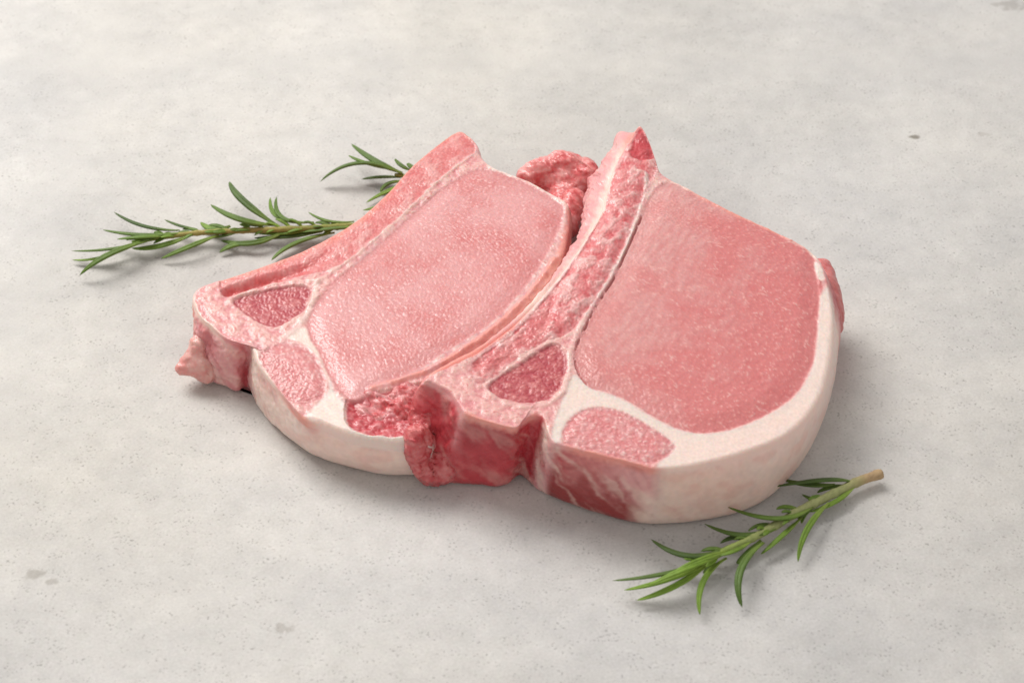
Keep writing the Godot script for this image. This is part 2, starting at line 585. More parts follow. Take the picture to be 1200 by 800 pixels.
			for j in RINGS + 1:
				var t := float(j) / RINGS
				t = lerpf(t, 1.0 - (1.0 - t) * (1.0 - t), 0.35)
				var p := anchor.lerp(q, t)
				var d := (1.0 - t) * reach
				paint(p.x, p.y)
				var y := base.x + base.y * p.x + base.z * p.y + lift * exp(-d / 3.0)
				var drop := 0.0
				if d < rim_round:
					var e := 1.0 - d / rim_round
					drop = rim_round * (1.0 - sqrt(maxf(0.0, 1.0 - e * e)))
				var v := j * AROUND + k
				pos[v] = Vector3(p.x, y + h_ * (1.0 - 0.7 * smoothstep(1.5, 0.0, d)) + deep_ - drop, p.y)
				var w := smoothstep(rim_wide * 1.5, rim_wide * 0.4, d + (0.5 + 0.45 * rim_wide) * n2.get_noise_2d(p.x + 40.0, p.y))
				if w > 0.0:
					c_ = c_.lerp(rim_tone, w * (0.9 if deep_ > -1.0 else 0.3))
					if w > 0.6 and side_part != 1:
						p_ = side_part
				col[v] = c_
				ids[v] = p_
			var edge := pos[RINGS * AROUND + k]
			var Me := M
			for j in range(1, WALL + 1):
				var w := float(j) / WALL
				var p := edge * ((1.0 - w) * (1.0 - 2.0 * w)) + Me * (4.0 * w * (1.0 - w)) + B * (w * (2.0 * w - 1.0))
				var big := n2.get_noise_3d(p.x * 0.8, p.y * 0.8, p.z * 0.8)
				var small := n3.get_noise_3d(p.x, p.y, p.z)
				p += out * ((big * 1.5 + small * 0.45) * rough * smoothstep(0.0, 0.12, w))
				if w > 0.86:
					var e := (w - 0.86) / 0.14
					p -= out * (2.2 * (1.0 - sqrt(1.0 - e * e * 0.999)))
				p.y = maxf(p.y, 0.15)
				var v := (RINGS + j) * AROUND + k
				pos[v] = p
				var c := side_top.lerp(side_low, smoothstep(0.1, 0.8, w + 0.35 * big))
				if side_part == 0:
					c = c.lerp(Color(0.72, 0.40, 0.35), smoothstep(0.05, 0.6, n1.get_noise_2d(s * 1.6, p.y * 3.0) + 0.4 * big) * 0.4)
				c = rim_tone.lerp(c, smoothstep(0.0, 0.10 + 0.04 * small, w))
				if streak > 0.0:
					var along := 1.15 * n5.get_noise_2d((s - 0.9 * p.y) * 0.75 + 2.0 * big, (p.y + 0.9 * s) * 0.16) + 0.12 * small
					c = c.lerp(COLORS[1], smoothstep(-0.1, 0.65, along) * streak * 0.75)
					c = c.lerp(COLORS[4] if side_part != 2 else COLORS[13], smoothstep(0.0, -0.55, along) * streak * 0.6)
				var jitter := 1.0 + 0.06 * small + 0.05 * big
				col[v] = Color(c.r * jitter, c.g * jitter, c.b * jitter)
				ids[v] = side_part
			var low := pos[(RINGS + WALL) * AROUND + k]
			for j in range(1, UNDER + 1):
				var t := float(j) / UNDER
				var v := (RINGS + WALL + j) * AROUND + k
				var g := Vector2(low.x, low.z).lerp(anchor, t)
				pos[v] = Vector3(g.x, low.y, g.y)
				col[v] = side_low
				ids[v] = side_part
		for j in rows:
			for k in AROUND:
				var v := j * AROUND + k
				var du := pos[j * AROUND + (k + 1) % AROUND] - pos[j * AROUND + (k - 1 + AROUND) % AROUND]
				var dv := pos[mini(j + 1, rows - 1) * AROUND + k] - pos[maxi(j - 1, 0) * AROUND + k]
				var q := du.cross(dv)
				nor[v] = q.normalized() if j > 0 and q.length_squared() > 1e-12 else Vector3.UP
				if j > RINGS + WALL:
					nor[v] = Vector3.DOWN
		join_patches()

	# each part stays one piece: stray patches join the part that surrounds them
	func join_patches() -> void:
		var rows := RINGS + WALL + UNDER + 1
		var mark := PackedInt32Array()
		mark.resize(ids.size())
		mark.fill(-1)
		var sizes := []
		var kinds := []
		var starts := []
		for from in range(0, (rows - 1) * AROUND):
			if mark[from] >= 0:
				continue
			var name_ := sizes.size()
			var id := ids[from]
			var todo := PackedInt32Array([from])
			mark[from] = name_
			var head := 0
			while head < todo.size():
				var v := todo[head]
				head += 1
				var j := v / AROUND
				var k := v % AROUND
				for w: int in [j * AROUND + (k + 1) % AROUND, j * AROUND + (k + AROUND - 1) % AROUND, v + AROUND, v - AROUND]:
					if w >= 0 and w < (rows - 1) * AROUND and mark[w] < 0 and ids[w] == id:
						mark[w] = name_
						todo.append(w)
			sizes.append(todo.size())
			kinds.append(id)
			starts.append(todo)
		var largest := {}
		for c in sizes.size():
			if not largest.has(kinds[c]) or sizes[c] > sizes[largest[kinds[c]]]:
				largest[kinds[c]] = c
		for turn in 3:
			for c in sizes.size():
				if largest[kinds[c]] == c:
					continue
				for v: int in starts[c]:
					var j := v / AROUND
					var k := v % AROUND
					var found := -1
					for w: int in [v - AROUND, v + AROUND, j * AROUND + (k + 1) % AROUND, j * AROUND + (k + AROUND - 1) % AROUND]:
						if w >= 0 and w < (rows - 1) * AROUND and mark[w] != c and largest[ids[w]] == mark[w]:
							found = w
							break
					if found >= 0:
						for u: int in starts[c]:
							ids[u] = ids[found]
							mark[u] = mark[found]
						starts[c] = PackedInt32Array()
						break

	func emit_parts(parent: Node3D, skins: Dictionary, which: int) -> void:
		var rows := RINGS + WALL + UNDER + 1
		for id in PARTS.size():
			var map := PackedInt32Array()
			map.resize(pos.size())
			map.fill(-1)
			var v := PackedVector3Array()
			var nn := PackedVector3Array()
			var c := PackedColorArray()
			var index := PackedInt32Array()
			for j in rows - 1:
				for k in AROUND:
					var i0 := j * AROUND + k
					if ids[i0] != id:
						continue
					var k2 := (k + 1) % AROUND
					var quad := [i0, i0 + AROUND, (j + 1) * AROUND + k2, j * AROUND + k2]
					for q in 4:
						var i: int = quad[q]
						if map[i] < 0:
							map[i] = v.size()
							v.append(pos[i] * 0.001)
							nn.append(nor[i])
							c.append(col[i])
						quad[q] = map[i]
					index.append_array([quad[0], quad[1], quad[2], quad[0], quad[2], quad[3]])
			if index.is_empty():
				continue
			var arrays := []
			arrays.resize(Mesh.ARRAY_MAX)
			arrays[Mesh.ARRAY_VERTEX] = v
			arrays[Mesh.ARRAY_NORMAL] = nn
			arrays[Mesh.ARRAY_COLOR] = c
			arrays[Mesh.ARRAY_INDEX] = index
			var mesh := ArrayMesh.new()
			mesh.add_surface_from_arrays(Mesh.PRIMITIVE_TRIANGLES, arrays)
			var o := MeshInstance3D.new()
			o.name = PARTS[id]
			o.mesh = mesh
			o.material_override = skins.fat if id == 0 or id == 6 else skins.loin[which] if id == 1 else skins.bone if id == 4 or id == 5 else skins.meat
			parent.add_child(o, true)


# a ragged lump: balls joined with a smooth minimum, roughened, meshed as surface nets
func lump_part(parent: Node3D, called: String, balls: Array, cell: float, seed_: int, deep: Color, pale: Color, rough: float) -> void:
	var n2 := noise(seed_, 0.16, 3)
	var n3 := noise(seed_ + 50, 0.45, 2)
	var lo := Vector3(1e9, 1e9, 1e9)
	var hi := -lo
	for i in range(0, balls.size(), 4):
		var r := Vector3.ONE * (float(balls[i + 3]) + 2.5)
		var p := Vector3(balls[i], balls[i + 1], balls[i + 2])
		lo = lo.min(p - r)
		hi = hi.max(p + r)
	lo.y = maxf(lo.y, 0.1)
	var nx := int((hi.x - lo.x) / cell) + 2
	var ny := int((hi.y - lo.y) / cell) + 2
	var nz := int((hi.z - lo.z) / cell) + 2
	var f := PackedFloat32Array()
	f.resize(nx * ny * nz)
	for z in nz:
		for y in ny:
			for x in nx:
				var p := lo + Vector3(x, y, z) * cell
				var d := 1e9
				for i in range(0, balls.size(), 4):
					var e := Vector3(p.x - balls[i], (p.y - balls[i + 1]), p.z - balls[i + 2]).length() - float(balls[i + 3])
					var h := clampf(0.5 + 0.5 * (d - e) / 2.6, 0.0, 1.0)
					d = lerpf(d, e, h) - 2.6 * h * (1.0 - h) if d < 1e8 else e
				if absf(d) < 3.0:
					d += rough * (2.0 * n2.get_noise_3d(p.x * 0.7 + p.z * 0.5, p.y * 1.3, p.z * 1.5 - p.x) + 0.35 * n3.get_noise_3d(p.x, p.y, p.z))
				f[(z * ny + y) * nx + x] = maxf(d, 0.3 - p.y)
	var where := PackedInt32Array()
	where.resize(f.size())
	where.fill(-1)
	var v := PackedVector3Array()
	var c := PackedColorArray()
	var nn := PackedVector3Array()
	var step := [1, nx, nx * ny]
	for z in nz - 1:
		for y in ny - 1:
			for x in nx - 1:
				var o := (z * ny + y) * nx + x
				var sum := Vector3.ZERO
				var count := 0
				for e in 3:
					var s: int = step[e]
					var s1: int = step[(e + 1) % 3]
					var s2: int = step[(e + 2) % 3]
					for g in 4:
						var q := o + (s1 if g & 1 else 0) + (s2 if g & 2 else 0)
						var d0 := f[q]
						var d1 := f[q + s]
						if (d0 < 0.0) != (d1 < 0.0):
							var at := Vector3.ZERO
							at[e] = d0 / (d0 - d1)
							at[(e + 1) % 3] = 1.0 if g & 1 else 0.0
							at[(e + 2) % 3] = 1.0 if g & 2 else 0.0
							sum += at
							count += 1
				if count:
					var p := lo + (Vector3(x, y, z) + sum / count) * cell
					where[o] = v.size()
					v.append(p * 0.001)
					nn.append(Vector3(f[o + 1] - f[o], f[o + nx] - f[o], f[o + nx * ny] - f[o]).normalized())
					var k := clampf(0.45 + 0.9 * n2.get_noise_3d(p.x + 30.0, p.y, p.z) + 0.6 * n3.get_noise_3d(p.x, p.y + 9.0, p.z), 0.0, 1.0)
					c.append(deep.lerp(pale, k))
	var index := PackedInt32Array()
	for z in range(1, nz - 1):
		for y in range(1, ny - 1):
			for x in range(1, nx - 1):
				var o := (z * ny + y) * nx + x
				for e in 3:
					var s: int = step[e]
					if (f[o] < 0.0) == (f[o + s] < 0.0):
						continue
					var s1: int = step[(e + 1) % 3]
					var s2: int = step[(e + 2) % 3]
					var q0 := where[o]
					var q1 := where[o - s1]
					var q2 := where[o - s1 - s2]
					var q3 := where[o - s2]
					if mini(mini(q0, q1), mini(q2, q3)) < 0:
						continue
					if f[o] < 0.0:
						index.append_array([q0, q2, q1, q0, q3, q2])
					else:
						index.append_array([q0, q1, q2, q0, q2, q3])
	var arrays := []
	arrays.resize(Mesh.ARRAY_MAX)
	arrays[Mesh.ARRAY_VERTEX] = v
	arrays[Mesh.ARRAY_NORMAL] = nn
	arrays[Mesh.ARRAY_COLOR] = c
	arrays[Mesh.ARRAY_INDEX] = index
	var mesh := ArrayMesh.new()
	mesh.add_surface_from_arrays(Mesh.PRIMITIVE_TRIANGLES, arrays)
	part(parent, called, mesh, meat)


# ==================================================================== rosemary
func sprig(_what: String, label: String, stem: Array, leaves: Array, base: Vector3, woody_end: bool) -> void:
	var root := thing("rosemary_sprig", label, "rosemary", base, "rosemary sprigs round the chops")
	part(root, "stem", stem_mesh(stem, woody_end), stem_material)
	for i in range(0, leaves.size(), 11):
		part(root, "leaf", leaf_mesh(leaves.slice(i, i + 11), i), leaf_material)
	# short young leaves in the joints of the stem
	var rng := RandomNumberGenerator.new()
	rng.seed = 90 + stem.size() + leaves.size()
	for i in range(4 if not woody_end else 12, stem.size() - 4, 4):
		var p1 := Vector3(stem[i], stem[i + 1], stem[i + 2])
		var p2 := Vector3(stem[i + 4], stem[i + 5], stem[i + 6])
		var ahead := (p2 - p1).normalized()
		var count := int(p1.distance_to(p2) / 4.2)
		for k in count:
			for sign_: float in [-1.0, 1.0]:
				if rng.randf() < 0.35:
					continue
				var from := p1.lerp(p2, (k + rng.randf()) / count)
				var side := ahead.cross(Vector3.UP).normalized() * sign_
				var far := rng.randf_range(4.0, 8.5)
				var to := from + ahead * far * rng.randf_range(0.75, 1.0) + side * far * rng.randf_range(0.2, 0.55) + Vector3.UP * rng.randf_range(-1.5, 3.0)
				to.y = maxf(to.y, 1.2)
				var mid := from.lerp(to, 0.5) + side * 0.5 + Vector3.UP * 0.6
				part(root, "leaf", leaf_mesh([from.x, from.y, from.z, mid.x, mid.y, mid.z, to.x, to.y, to.z, rng.randf_range(1.3, 1.9), rng.randf_range(0.2, 0.7)], i * 31 + k), leaf_material)

func stem_mesh(p: Array, woody: bool) -> Mesh:
	var n := p.size() / 4
	var bark := noise(31, 0.5, 2)
	var st := SurfaceTool.new()
	st.begin(Mesh.PRIMITIVE_TRIANGLES)
	st.set_smooth_group(0)
	var rings := []
	var tones := []
	var at := 0.0
	for i in n - 1:
		var p1 := Vector3(p[i * 4], p[i * 4 + 1], p[i * 4 + 2])
		var p2 := Vector3(p[i * 4 + 4], p[i * 4 + 5], p[i * 4 + 6])
		var p0 := Vector3(p[i * 4 - 4], p[i * 4 - 3], p[i * 4 - 2]) if i else p1 * 2 - p2
		var p3 := Vector3(p[i * 4 + 8], p[i * 4 + 9], p[i * 4 + 10]) if i < n - 2 else p2 * 2 - p1
		var steps := maxi(4, int(p1.distance_to(p2) / 0.9))
		for k in steps + (1 if i == n - 2 else 0):
			var f := float(k) / steps
			var c := p1.cubic_interpolate(p2, p0, p3, f)
			var tangent := (p1.cubic_interpolate(p2, p0, p3, f + 0.05) - c).normalized()
			var side := tangent.cross(Vector3.UP).normalized()
			var up := side.cross(tangent)
			var r: float = lerpf(p[i * 4 + 3], p[i * 4 + 7], f)
			at += 0.9
			r *= 1.0 + 0.16 * pow(maxf(0.0, sin(at * 0.75)), 6.0)     # knots where leaf pairs leave
			var ring := []
			var tone := []
			for q in 12:
				var ang := TAU * q / 12
				var rr := r * (1.0 + 0.14 * bark.get_noise_3d(c.x + 3.0 * cos(ang), c.z * 0.4, 3.0 * sin(ang)))
				ring.append((c + side * (cos(ang) * rr) + up * (sin(ang) * rr)) * 0.001)
				var t := (i + f) / (n - 1)
				var green := Color(0.20, 0.24, 0.065).lerp(Color(0.17, 0.27, 0.03), t)
				if woody:
					green = Color(0.42, 0.29, 0.16).lerp(Color(0.31, 0.33, 0.14), smoothstep(0.12, 0.3, t)).lerp(Color(0.22, 0.33, 0.045), smoothstep(0.5, 0.95, t))
				else:
					green = Color(0.24, 0.25, 0.06).lerp(Color(0.33, 0.27, 0.08), smoothstep(0.25, 0.5, t)).lerp(Color(0.16, 0.25, 0.035), smoothstep(0.65, 0.95, t))
				tone.append(green * (1.0 + 0.25 * bark.get_noise_3d(c.x * 2.0, ang * 2.0, c.z * 2.0)))
			rings.append(ring)
			tones.append(tone)
	skin(st, rings, tones)
	st.generate_normals()
	return st.commit()

func skin(st: SurfaceTool, rings: Array, tones: Array) -> void:
	var m: int = rings[0].size()
	for i in rings.size() - 1:
		for q in m:
			var r := (q + 1) % m
			for v in [[i, q], [i + 1, q], [i + 1, r], [i, q], [i + 1, r], [i, r]]:
				st.set_color(tones[v[0]][v[1]])
				st.add_vertex(rings[v[0]][v[1]])
	for end in [0, rings.size() - 1]:
		var mid := Vector3.ZERO
		for v in rings[end]:
			mid += v
		mid /= m
		for q in m:
			var r := (q + 1) % m
			for v in ([mid, rings[end][q], rings[end][r]] if end == 0 else [mid, rings[end][r], rings[end][q]]):
				st.set_color(tones[end][q])
				st.add_vertex(v)

func leaf_mesh(p: Array, seed_: int) -> Mesh:
	var p0 := Vector3(p[0], p[1], p[2])
	var p1 := Vector3(p[3], p[4], p[5])
	var p2 := Vector3(p[6], p[7], p[8])
	p1 = p1 * 2.0 - (p0 + p2) * 0.5       # the middle point lies on the curve
	var wide: float = float(p[9]) * 0.56
	var rng := RandomNumberGenerator.new()
	rng.seed = 700 + seed_ * 13
	var tone := clampf(float(p[10]) + rng.randf_range(-0.06, 0.30), 0.0, 1.0)
	var roll := rng.randf_range(-0.45, 0.45)
	var top := Color(0.046, 0.088, 0.016).lerp(Color(0.16, 0.27, 0.025), tone)
	var foot := Color(0.13, 0.20, 0.04).lerp(Color(0.24, 0.33, 0.05), tone)
	var under := Color(0.19, 0.235, 0.11)
	top *= rng.randf_range(0.85, 1.15)
	var fleck := noise(60 + seed_, 0.35, 2)
	var rings := []
	var tones := []
	var steps := 18
	for i in steps + 1:
		var u := float(i) / steps
		var c := p0.lerp(p1, u).lerp(p1.lerp(p2, u), u)
		var tangent := (p1 - p0).lerp(p2 - p1, u).normalized()
		var side := tangent.cross(Vector3.UP).normalized()
		var up := side.cross(tangent)
		side = side.rotated(tangent, roll)
		up = up.rotated(tangent, roll)
		var w := wide * (0.45 + 0.55 * smoothstep(0.0, 0.35, u)) * sqrt(maxf(0.0, 1.0 - pow(u, 7.0)))
		w = maxf(w * (1.0 - 0.28 * smoothstep(0.55, 1.0, u)), 0.06)
		var ring := []
		var tone_ring := []
		# right margin rolled under, up over the crown, the groove of the midrib, and back along the pale underside
		for s in [[1.0, 0.0, 0], [0.86, 0.34, 1], [0.5, 0.52, 1], [0.16, 0.44, 1], [0.0, 0.30, 2], [-0.16, 0.44, 1], [-0.5, 0.52, 1], [-0.86, 0.34, 1], [-1.0, 0.0, 0], [-0.8, -0.30, 0], [-0.35, -0.16, 3], [0.0, -0.26, 3], [0.35, -0.16, 3], [0.8, -0.30, 0]]:
			var q: Vector3 = c + side * (s[0] * w) + up * (s[1] * w * 0.9)
			q.y = maxf(q.y, 0.25)
			ring.append(q * 0.001)
			var g := foot.lerp(top, smoothstep(0.0, 0.45, u))
			if s[2] == 2:
				g = g.lerp(foot, 0.45)
			elif s[2] == 3:
				g = under
			elif s[2] == 0:
				g = g.lerp(foot, 0.2)
			tone_ring.append(g * (1.0 + 0.22 * fleck.get_noise_3d(q.x, q.y, q.z)))
		rings.append(ring)
		tones.append(tone_ring)
	var st := SurfaceTool.new()
	st.begin(Mesh.PRIMITIVE_TRIANGLES)
	st.set_smooth_group(0)
	skin(st, rings, tones)
	st.generate_normals()
	return st.commit()


# ==================================================================== measurements
var left_plane := Vector3(24.703, -0.03065, -0.05291)
var right_plane := Vector3(35.334, -0.07807, -0.06977)
var left_outline := [
	34.5, 28.3, -88.4, 33.6, 14.3, -90.2, 34.1, 0.3, -89.3, 6, 4, 6, 2.2, 1.2, 0.3, 0, 4,
	38.5, 28.1, -86, 40, 14.2, -87.4, 39.2, 0.3, -86.7, 6, 4, 6, 1.5, 1.2, 0.4, 0, 4,
	42.1, 26.6, -81.4, 43.9, 13.5, -82.2, 43, 0.3, -81.8, 6, 4, 14, 1.5, 1, 0.4, 0, 4,
	43.8, 26.2, -74.4, 45.6, 13.3, -75.3, 44.7, 0.3, -74.9, 14, 4, 14, 2, 1, 0.4, 0, 6,
	48, 26.8, -67.8, 49.3, 13.6, -69.3, 48.6, 0.3, -68.5, 14, 2, 0, 1.6, 1, 0.2, 0, 1,
	55, 26.4, -63.6, 56, 13.3, -65.3, 55.5, 0.3, -64.5, 0, 2, 0, 1.3, 1, 0.2, 0, 1,
	62, 26, -59.5, 63.1, 13.1, -61.1, 62.5, 0.3, -60.3, 0, 2, 0, 1.3, 1, 0.2, 0, 1,
	69.5, 25.4, -53.5, 70.7, 12.9, -55, 70.1, 0.3, -54.3, 0, 2, 0, 1.6, 1, 0.2, 0, 1,
	75, 25.4, -48.4, 76.7, 12.8, -49.5, 75.8, 0.3, -49, 0, 2, 0, 2.2, 1.4, 0.3, 0, 1,
	76.4, 25.2, -42.5, 76.9, 12.8, -42.5, 74.4, 0.3, -42.5, 6, 4, 6, 1.4, 2.2, 0.3, 0, 7,
	75.2, 25.1, -27.4, 75.7, 12.7, -27.3, 73.2, 0.3, -27.7, 15, 4, 6, 2.6, 2.6, 0.4, 0, 7,
	71.9, 24.7, -12.7, 72.3, 12.5, -12.5, 70, 0.3, -13.3, 4, 4, 15, 3.8, 2.6, 0.4, 0, 7,
	64.5, 24.1, 2.8, 64.9, 12.2, 3.1, 62.8, 0.3, 1.8, 4, 4, 15, 3.8, 2.6, 0.4, 0, 7,
	53.8, 23.6, 17.5, 54.2, 12, 17.8, 52.3, 0.3, 16.3, 4, 4, 6, 3.8, 2.6, 0.4, 0, 7,
	45.2, 23.4, 26.8, 45.6, 11.8, 27.2, 43.8, 0.3, 25.4, 4, 4, 6, 3.8, 2.6, 0.4, 0, 7,
	35.9, 23.2, 36, 36.3, 11.7, 36.3, 34.2, 0.3, 34.9, 4, 4, 6, 3.8, 2.6, 0.4, 0, 7,
	35.1, 20.9, 40.2, 35.6, 10.6, 40.3, 33.1, 0.3, 40, 4, 4, 4, 2, 2, 0.5, 0, 7,
	33.6, 17.8, 51.4, 34.1, 9, 51.4, 31.6, 0.3, 51.1, 4, 4, 4, 2, 2, 0.5, 0, 7,
	31, 16.3, 61.9, 27.6, 8.3, 60.9, 28.1, 0.3, 61, 4, 1, 4, 2, 3, 0.4, 0, 0,
	28.6, 19, 70.5, 28.1, 9.7, 69.5, 26.8, 0.3, 66.8, 0, 1, 0, 1, 3, 0.1, 0, 0,
	20.9, 19.8, 70.5, 21.1, 10.1, 71, 21.7, 0.3, 67.2, 1, 1, 0, 1, 4, 0.1, 0, 0,
	13.2, 20.6, 70.5, 12.3, 10.4, 70.9, 12.1, 0.3, 67, 1, 1, 0, 1, 4, 0.1, 0, 0,
	2.1, 21, 67.9, 0.6, 10.7, 67.7, 0.6, 0.3, 63.4, 1, 1, 0, 1, 4, 0.1, 0, 0,
	-6.5, 21.5, 63.7, -8.1, 10.9, 63.6, -8.2, 0.3, 59.9, 1, 1, 0, 1, 3.5, 0.1, 0.2, 0,
	-12.8, 21.4, 61.5, -14.4, 10.9, 60, -14.2, 0.3, 55.9, 0, 1, 15, 1.6, 2, 0.2, 0.3, 0,
	-18.3, 22.4, 54.5, -21.2, 11.3, 52.4, -21.7, 0.3, 48.6, 1, 1, 6, 0.8, 1.6, 0.3, 0.5, 0,
	-24.7, 23.1, 45.4, -27.5, 11.7, 44, -28.4, 0.3, 41.2, 1, 1, 1, 1.2, 1.6, 0.3, 0.6, 0,
	-30.3, 23.7, 36.5, -32.7, 12, 34.7, -33.4, 0.3, 31.9, 1, 1, 1, 2, 1.4, 0.4, 0.5, 0,
	-32.3, 24.1, 30.6, -34.5, 12.2, 29, -35.7, 0.3, 26.8, 1, 14, 1, 2, 1.2, 0.5, 0.3, 0,
	-35, 21.8, 25.1, -35.9, 11, 24.4, -37.9, 0.3, 25.5, 9, 4, 9, 2, 1.4, 0.7, 0.3, 5,
	-38.3, 23.4, 26, -39.4, 11.9, 27.1, -40.3, 0.3, 27.2, 9, 9, 9, 2, 1.2, 0.8, 0.5, 5,
	-41.9, 24.6, 25.6, -43.8, 12.5, 26.2, -44.4, 0.3, 25.1, 14, 9, 9, 2, 1.2, 0.8, 0.6, 5,
	-47.4, 25.1, 20.1, -50, 12.7, 21.3, -51.1, 0.3, 21.2, 9, 9, 1, 2, 1.2, 0.8, 0.6, 5,
	-52.1, 25.5, 14.8, -54.9, 12.9, 16.3, -56.1, 0.3, 16.8, 9, 14, 1, 1.4, 1.2, 0.8, 0.4, 5,
	-55.3, 26, 6.9, -55.8, 13.2, 7, -55.3, 0.3, 6.9, 15, 9, 1, 1.4, 1.2, 0.6, 0.2, 5,
	-54.7, 26.3, 2.2, -56.4, 13.3, 1.2, -55.6, 0.3, 1.7, 15, 4, 14, 1.6, 1.4, 0.5, 0, 5,
	-50.7, 26.3, -1.4, -51.8, 13.3, -3, -51.2, 0.3, -2.2, 6, 4, 14, 2, 1.4, 0.4, 0, 5,
	-45.1, 26.3, -4.2, -46, 13.3, -5.9, -45.5, 0.3, -5, 6, 4, 6, 2, 1.4, 0.3, 0, 4,
	-33.5, 26.3, -10.7, -34.5, 13.3, -12.4, -34, 0.3, -11.5, 6, 4, 6, 2.6, 1.6, 0.2, 0, 4,
	-18.9, 26.3, -20.1, -20.2, 13.3, -21.7, -19.5, 0.3, -20.9, 6, 4, 6, 2.8, 1.6, 0.2, 0, 4,
	-2.8, 26.6, -34.8, -4.4, 13.5, -36.1, -3.6, 0.3, -35.5, 6, 4, 6, 2.8, 1.6, 0.2, 0, 4,
	9.3, 27.2, -52.2, 7.6, 13.7, -53.3, 8.4, 0.3, -52.7, 6, 4, 6, 2.8, 1.6, 0.2, 0, 4,
	16.9, 27.7, -66.1, 15.2, 14, -67.2, 16, 0.3, -66.6, 6, 4, 6, 2.6, 1.6, 0.2, 0, 4,
	26.7, 28.1, -80, 25.1, 14.2, -81.2, 25.9, 0.3, -80.6, 6, 4, 6, 2.4, 1.4, 0.2, 0, 4]
var left_regions := {
	"rib": [34.5, -90, 40.8, -81, 39.9, -74.9, 27.2, -58.7, 17.7, -43.5, 10.7, -33.4, 2.2, -21.3, -6.9, -11.2, -18.2, -6.4, -26.9, -4.3, -34.8, 0.2, -42.9, 4.8, -46.1, 2.4, -45.8, -5.4, -33.7, -12.9, -19.1, -22.3, -3, -37.1, 9.2, -54.6, 16.8, -69.1, 26.6, -83],
	"fat": [-21.9, 24.2, -17.6, 19.9, -14.1, 20.6, -11.3, 27.1, -6.8, 38.2, -3.8, 49.1, 0.1, 54.4, 3.5, 64.9, 10.9, 68, 24.6, 67.6, 29, 75.2, 11.4, 77.5, -6.8, 70.7, -12.1, 62.3, -10.3, 57, -6.8, 51.5, -5.4, 46.8, -7.2, 41.4, -9.9, 34.3, -14.1, 28.8, -18.3, 26.1],
	"loin": [47.4, -66.3, 55, -62.2, 61.9, -58, 68.8, -52, 73.1, -47.4, 74, -42.7, 71.9, -32.9, 67.5, -20, 59.2, -2.1, 48.6, 14.4, 40.5, 22.6, 32, 30.2, 24.7, 37.2, 15.9, 44.2, 9.4, 48.7, 4.5, 52.7, 0.3, 52, -3.1, 47.1, -7, 39.8, -10.2, 31.1, -13.5, 24.7, -14.9, 18.2, -14.2, 11.5, -9.9, 1.1, -4.5, -7.3, 3, -16.8, 12.4, -30.7, 19.7, -41.2, 27.4, -52.4, 34.8, -60.4, 41, -65.5],
	"cap": [-19.9, 27.4, -14.3, 29.6, -10.5, 34.7, -7.7, 42.2, -6.4, 48.4, -9.1, 53.5, -14.3, 55.6, -19, 52.3, -24.7, 45.1, -29.4, 37.3, -28.7, 31.7, -25, 28.3],
	"marrow": [-41.3, 6.5, -33.7, 2.8, -23.7, -0.6, -17.5, -1.2, -14.8, 2.6, -15.3, 8.6, -20.6, 15.9, -26.4, 19.4, -32.4, 16.7, -38.5, 11.4],
	"raw": [1.2, 52.8, 6.6, 49.9, 11.6, 49, 19.4, 46.4, 27.2, 43.8, 34, 41.7, 31.5, 67.8, 21.3, 67.7, 13.6, 67.9, 5.8, 66.7, 1.2, 61.9],
	"groove": [-43.9, 4.4, -34, -0.2, -24, -4.9, -13.4, -10.9, -5.5, -18.3, -8.1, -20.9, -16.6, -13.5, -26.4, -7.9, -34.4, -4.1, -43.9, 1]}
var left_lines := {
	"upper": [39.9, -74.9, 27.3, -58.2, 19.5, -45.9, 11.9, -34.4, 2.2, -20.8, -6.2, -10.3, -12.9, -3.1],
	"lip": [70.1, -16.5, 62.1, -0.4, 52.1, 14.3, 43.4, 24.5, 34.9, 32.9, 27.1, 38.7, 19.3, 42.9, 12.3, 45.9, 8.5, 47.9],
	"marrow_top": [-12.9, -3.1, -18.9, -3.8, -28.2, -1.3, -36.7, 2.9, -41, 6],
	"node": [-12.9, -3.1, -14, 6.4, -16.3, 14.9, -19, 20.8, -23, 24.6],
	"marrow_low": [-14.8, 3.4, -15.5, 9.8, -20.2, 16.7, -25.7, 20.6, -31.7, 18.3]}
